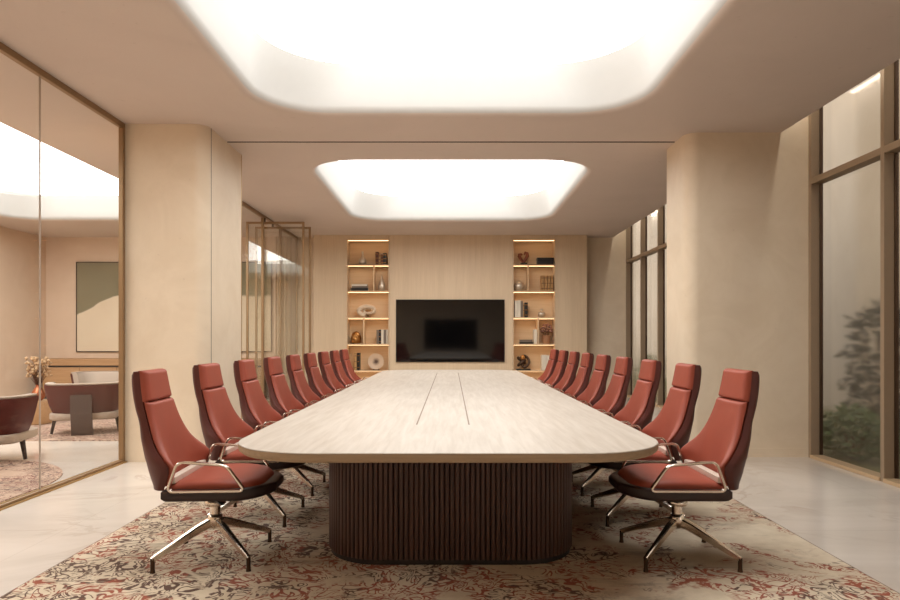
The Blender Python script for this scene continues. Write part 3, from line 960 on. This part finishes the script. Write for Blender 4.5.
# fourth row
Z = SH[2]
gr = 'flat books stacked in the right niche'
flat_book('book', 1.475, 1.77, Z, 0.035, 'black', 'black book at the bottom of the flat pair, right niche', gr)
flat_book('book', 1.485, 1.755, Z+0.036, 0.055, 'greycov', 'grey book on top of the flat pair, right niche', gr)
book_row(1.783, Z, [(0.07, 0.31, 'cream', 'white upright book against the divider,')], 'right niche', None)
def dried_plant():
    t = thing('potted_dried_flowers', 'dried mauve flowers in a clay pot right of the divider, right niche', 'plant', (2.065, YS+0.1, Z))
    bm = bmesh.new(); lathe(bm, [(0.075, 0), (0.095, 0.17), (0.1, 0.18), (0.088, 0.18), (0.07, 0.10)], 24)
    obj('pot', bm, 'clay', t, smooth=40)
    bm = bmesh.new(); r2 = random.Random(4)
    for k in range(70):
        th = r2.uniform(0, 2*PI); ph = math.acos(r2.uniform(-0.4, 1)); R = r2.uniform(0.7, 1)
        c = Vector((0.13*R*math.sin(ph)*math.cos(th), 0.09*R*math.sin(ph)*math.sin(th), 0.30+0.14*R*math.cos(ph)))
        b = bmesh.new(); bmesh.ops.create_icosphere(b, subdivisions=1, radius=r2.uniform(0.014, 0.028), matrix=Matrix.Translation(c)); merge(bm, b)
    obj('flower_heads', bm, 'dryflower', t)
    bm = bmesh.new()
    for k in range(7):
        a = 2*PI*k/7; sweep(bm, [(0.03*math.cos(a), 0.03*math.sin(a), 0.10), (0.08*math.cos(a), 0.06*math.sin(a), 0.32)], circ(0.004, 5))
    obj('stems', bm, 'stem', t)
dried_plant()
# fifth row
Z = SH[1]
def figurine():
    t = thing('abstract_sculpture', 'dark and gold knotted sculpture on a black base, right niche', 'sculpture', (1.56, YS+0.1, Z))
    obj('base', boxm((-0.14, -0.07, 0), (0.16, 0.07, 0.03), 0.006), 'black', t)
    bm = bmesh.new()
    pts = []
    for k in range(80):
        a = 2*PI*k/80
        pts.append(((0.075+0.045*math.cos(3*a))*math.cos(2*a)*1.1, (0.075+0.045*math.cos(3*a))*math.sin(2*a)*0.45, 0.185+0.075*math.sin(3*a)+0.05*math.sin(2*a)))
    sweep(bm, pts, circ(0.030, 10), closed=True)
    obj('knot', bm, 'bronze_dark', t, smooth=60)
    bm = bmesh.new()
    b = bmesh.new(); bmesh.ops.create_icosphere(b, subdivisions=3, radius=0.055, matrix=Matrix.Translation((-0.01, -0.03, 0.27))); merge(bm, b)
    lathe(bm, [(0.03, 0.0301), (0.02, 0.08), (0.03, 0.12)], 12)
    obj('sphere', bm, 'gold', t, smooth=60)
figurine()
book_row(1.955, Z, [(0.10, 0.33, 'cream', 'thick white book on the lowest visible shelf,'), (0.09, 0.32, 'cream', 'white book behind the chair tops, lowest visible shelf,')], 'right niche', 'white books in the right niche')

# ------------------------------------------------------------------ lounge beyond the glass
def make_lounge_chair():
    """faces local +y; round leather shell, slab support at the back"""
    t = thing('lounge_chair', '', 'armchair')
    def arc(z, R, th, n=30, y0=0.0):
        a0 = math.radians(200); outp = []
        for i in range(n+1):
            a = math.radians(170)+math.radians(200)*i/n
            # superellipse: flat back, rounded corners
            c, s = math.cos(a), math.sin(a); k = (abs(c)**3.2+abs(s)**3.2)**(-1/3.2)
            outp.append((R*k*c, y0+R*0.86*k*s, z))
        return outp
    def shell(rows, th, mat, name):
        bm = bmesh.new(); rings = []
        for z, R in rows:
            o = arc(z, R, 0); i = arc(z, R-th, 0)
            rings.append(o+i[::-1])
        loft(bm, rings)
        return obj(name, bm, mat, t, smooth=50)
    shell([(0.30, 0.405), (0.40, 0.445), (0.55, 0.482), (0.665, 0.502), (0.69, 0.500)], 0.035, 'leather_lounge', 'shell')
    inn = shell([(0.31, 0.368), (0.40, 0.408), (0.55, 0.445), (0.665, 0.465), (0.705, 0.490), (0.715, 0.485)], 0.085, 'fabric_grey', 'inner_back')
    inn['label'] = 'pale grey fabric lining'
    bm = bmesh.new(); pts = rrect(-0.42, 0.42, -0.34, 0.40, 0.14, 8)
    loft(bm, [[(x*0.95, y*0.95, 0.205) for x, y in pts], [(x, y, 0.225) for x, y in pts], [(x, y, 0.295) for x, y in pts], [(x*0.97, y*0.97, 0.305) for x, y in pts]])
    obj('base_cushion', bm, 'fabric_grey', t, smooth=50)
    bm = bmesh.new(); pts = rrect(-0.32, 0.32, -0.26, 0.42, 0.10, 8)
    loft(bm, [[(x, y, 0.306) for x, y in pts], [(x, y, 0.41) for x, y in pts], [(x*0.96, y*0.96, 0.44) for x, y in pts]])
    obj('seat', bm, 'fabric_grey', t, smooth=50)
    bm = bmesh.new()
    sec = [(-0.13, 0), (0.13, 0)]
    prof = [(-0.36, 0.0), (-0.425, 0.3), (-0.455, 0.56), (-0.425, 0.56), (-0.39, 0.3), (-0.30, 0.0)]
    loft(bm, [[(x, y, z) for y, z in prof] for x in (-0.13, 0.13)])
    obj('back_support', bm, 'support', t)
    for s in (-1, 1):
        bm = bmesh.new(); sweep(bm, [(s*0.385, -0.05, 0.215), (s*0.425, -0.07, 0.0)], rect(0.045, 0.045), scales=[1, 0.7], up=Vector((0, 1, 0)))
        obj('leg', bm, 'dark_wood', t)
    return t
lc = make_lounge_chair(); lc.location = (-4.93, 8.80, 0.01); lc.rotation_euler.z = math.radians(20)
lc.scale = (0.95, 0.95, 0.95); lc['label'] = 'rust leather lounge chair with its back and slab support turned to the glass'; lc['group'] = 'lounge armchairs'
o = dup(lc, (-4.86, 6.78, 0.01), math.radians(12)); o['label'] = 'rust lounge chair cropped by the picture edge, on the rounded rug'
o = dup(lc, (-6.1, 11.3, 0.01), math.radians(180)); o['label'] = 'grey-lined lounge chair facing the glass, behind the rust chair back'
o = dup(lc, (-7.55, 9.8, 0.01), math.radians(-75)); o['label'] = 'grey-lined lounge chair side-on near the far lounge wall'

bm = bmesh.new(); pts = rrect(-7.6, -3.50, 2.6, 6.80, 1.3, 16)
loft(bm, [[(x, y, 0) for x, y in pts], [(x, y, 0.009) for x, y in pts]])
tag(obj('area_rug', bm, 'rug_lounge'), 'rounded patterned lounge rug nearest the glass partition', 'rug')
bm = bmesh.new(); pts = rrect(-8.3, -3.6, 8.07, 12.4, 0.4, 12)
loft(bm, [[(x, y, 0) for x, y in pts], [(x, y, 0.009) for x, y in pts]])
tag(obj('area_rug', bm, 'rug_lounge'), 'patterned lounge rug with straight edge beneath the far lounge chairs', 'rug')

# drum table with dried flowers
bm = bmesh.new(); lathe(bm, [(0.17, 0), (0.18, 0.01), (0.18, 0.33), (0.172, 0.345), (0.002, 0.345)], 36)
tag(obj('drum_table', bm, 'tan_wood', None, (-6.13, 9.65, 0.0095), smooth=40), 'tan wooden drum table between the lounge chairs', 'side table')
def flowers():
    t = thing('flower_vase', 'copper vase of cream dried flowers on the drum table', 'vase', (-6.11, 9.62, 0.355))
    bm = bmesh.new(); lathe(bm, [(0.05, 0), (0.09, 0.05), (0.095, 0.10), (0.06, 0.17), (0.03, 0.21), (0.035, 0.235), (0.026, 0.235), (0.02, 0.20)], 24)
    obj('body', bm, 'copper', t, smooth=40)
    bs = bmesh.new(); bf = bmesh.new(); r2 = random.Random(2)
    for k in range(150):
        a = r2.uniform(0, 2*PI); s = r2.uniform(0.1, 1); top = Vector((0.17*s*math.cos(a), 0.17*s*math.sin(a), r2.uniform(0.36, 0.64)))
        if k % 3 == 0: sweep(bs, [(0.01*math.cos(a), 0.01*math.sin(a), 0.2), top*0.7+Vector((0, 0, 0.06)), top], circ(0.003, 4))
        b = bmesh.new(); bmesh.ops.create_icosphere(b, subdivisions=1, radius=r2.uniform(0.012, 0.026), matrix=Matrix.Translation(top)); merge(bf, b)
    obj('stems', bs, 'stem', t); obj('flower_heads', bf, 'cream_flower', t)
flowers()

# low ledge cabinet along the lounge back wall, painting above
def ledge():
    t = thing('credenza', 'long low tan credenza along the lounge back wall under the painting', 'cabinet', (-6.28, 13.95, 0))
    obj('body', boxm((-2.35, -0.22, 0.0), (2.35, 0.31, 0.70), 0.004), 'dark_wood', t)
    for k in range(6):
        x0 = -2.34+k*(4.68/6); obj('door', boxm((x0+0.004, -0.238, 0.06), (x0+4.68/6-0.004, -0.2205, 0.66), 0.002), 'tan_wood', t)
    obj('top', boxm((-2.4, -0.27, 0.7005), (2.4, 0.32, 0.84), 0.006), 'tan_wood', t)
ledge()
def painting():
    x0, x1, z0, z1 = -8.22, -3.93, 0.972, 2.95
    t = thing('wall_painting', 'wide abstract painting, olive above cream, on the lounge back wall', 'painting', ((x0+x1)/2, YB-0.021, (z0+z1)/2))
    w, h = (x1-x0)/2, (z1-z0)/2
    bm = bmesh.new()
    for lo, hi in (((-w, -0.035, -h), (-w+0.02, 0, h)), ((w-0.02, -0.035, -h), (w, 0, h)), ((-w+0.02, -0.035, -h), (w-0.02, 0, -h+0.02)), ((-w+0.02, -0.035, h-0.02), (w-0.02, 0, h))):
        box(bm, lo, hi)
    obj('frame', bm, 'bronze_dark', t)
    obj('canvas', boxm((-w+0.02, -0.028, -h+0.02), (w-0.02, -0.004, h-0.02)), 'painting', t)
painting()
def pedestal_table():
    t = thing('pedestal_table', 'slim dark pedestal side table by the partition post in the lounge', 'side table', (-4.05, 9.3, 0.0095))
    bm = bmesh.new(); lathe(bm, [(0.12, 0), (0.12, 0.012), (0.012, 0.02), (0.012, 0.5)], 24); obj('pedestal', bm, 'bronze_dark', t, smooth=40)
    bm = bmesh.new(); lathe(bm, [(0.14, 0.5005), (0.145, 0.505), (0.145, 0.518), (0.14, 0.522)], 32); obj('top', bm, 'tan_wood', t, smooth=40)
    v = lathe_thing('vase', -4.06, 0.5325, [(0.03, 0), (0.045, 0.05), (0.03, 0.10), (0.018, 0.13), (0.024, 0.15), (0.012, 0.15)], 'copper', 'small copper vase on the slim pedestal table', 'vase', 9.3)
pedestal_table()
# curtain in the corner behind the rear partition
def curtain():
    bm = bmesh.new(); pts = []
    n = 60
    for i in range(n+1):
        s = i/n; pts.append((-3.80+0.34*s, 14.08+0.05*math.sin(s*2*PI*4.5)))
    sec = pts+[(x, y+0.006) for x, y in pts[::-1]]
    loft(bm, [[(x, y, 0.01) for x, y in sec], [(x, y, CH-0.01) for x, y in sec]])
    tag(obj('curtain', bm, 'curtain', smooth=60), 'beige pleated curtain in the lounge corner behind the rear partition', 'curtain')
curtain()

# ------------------------------------------------------------------ outside the windows
struct(obj('ground', boxm((4.02, -6, -0.2), (16, 50, -0.05)), 'ground'))
struct(obj('garden_wall', boxm((8.6, -4, -0.05), (8.9, 48, 7.0)), 'ext_wall'))
struct(obj('garden_pier', boxm((7.0, 11.2, -0.05), (8.6, 48, 7.0)), 'ext_pier'))
def bush(x, y, rx, ry, h, mat, label, n=420, seed=1, leaf=0.07):
    t = thing('garden_shrub', label, 'shrub', (x, y, -0.05))
    r2 = random.Random(seed); bm = bmesh.new()
    for k in range(n):
        a = r2.uniform(0, 2*PI); u = r2.uniform(0.05, 1); R = math.sqrt(max(0, 1-(2*u-1)**2))*r2.uniform(0.5, 1)
        c = Vector((rx*R*math.cos(a), ry*R*math.sin(a), h*u))
        d = Vector((r2.gauss(0, 1), r2.gauss(0, 1), r2.gauss(0.3, 0.7))).normalized(); e = d.orthogonal().normalized()*leaf*0.35
        L = leaf*r2.uniform(0.8, 1.8)
        bm.faces.new([bm.verts.new(c), bm.verts.new(c+d*L*0.5+e), bm.verts.new(c+d*L), bm.verts.new(c+d*L*0.5-e)])
    obj('foliage', bm, mat, t)
    bm = bmesh.new()
    for k in range(5):
        a = 2*PI*k/5; sweep(bm, [(0.03*math.cos(a), 0.03*math.sin(a), 0), (rx*0.4*math.cos(a), ry*0.4*math.sin(a), h*0.75)], circ(0.012, 6), scales=[1, 0.5])
    obj('stems', bm, 'stem', t)
bush(5.15, 7.75, 0.42, 0.5, 1.75, 'leaf_dark', 'tall dark shrub outside the window next to the right pier', 700, 1, 0.10)
bush(4.45, 7.15, 0.28, 0.45, 0.55, 'leaf', 'low green shrub outside the window next to the right pier', 500, 2, 0.08)
bush(4.75, 6.1, 0.4, 0.6, 0.5, 'leaf', 'low green shrub outside the second window', 400, 3, 0.08)
bush(4.9, 15.9, 0.4, 0.5, 0.9, 'leaf', 'small green shrub outside the far right window', 300, 4, 0.09)

# ------------------------------------------------------------------ daylight, camera, view
w = bpy.data.worlds.new('World'); SC.world = w; w.use_nodes = True
nt = w.node_tree; nt.nodes.clear(); g = G(nt)
bg = g.n('ShaderNodeBackground', {0: (1.0, 0.96, 0.90, 1), 1: 1.75})
g.n('ShaderNodeOutputWorld', {0: bg.outputs[0]})

cam = bpy.data.cameras.new('Camera'); co = bpy.data.objects.new('Camera', cam); COL.objects.link(co)
co.location = (0, 0, 1.28); co.rotation_euler = (PI/2, 0, 0)
cam.sensor_width = 36; cam.lens = 26.0
cam.shift_x = -1/900; cam.shift_y = 38/900
cam.clip_start = 0.05; cam.clip_end = 100
SC.camera = co
vs = SC.view_settings
vs.view_transform = 'Standard'; vs.look = 'None'; vs.exposure = 0.0; vs.gamma = 1.0; vs.use_curve_mapping = False
SC.cycles.max_bounces = 10; SC.cycles.diffuse_bounces = 6; SC.cycles.transparent_max_bounces = 16
SC.cycles.use_denoising = True
SC.cycles.caustics_reflective = False; SC.cycles.caustics_refractive = False
SC.cycles.sample_clamp_indirect = 8
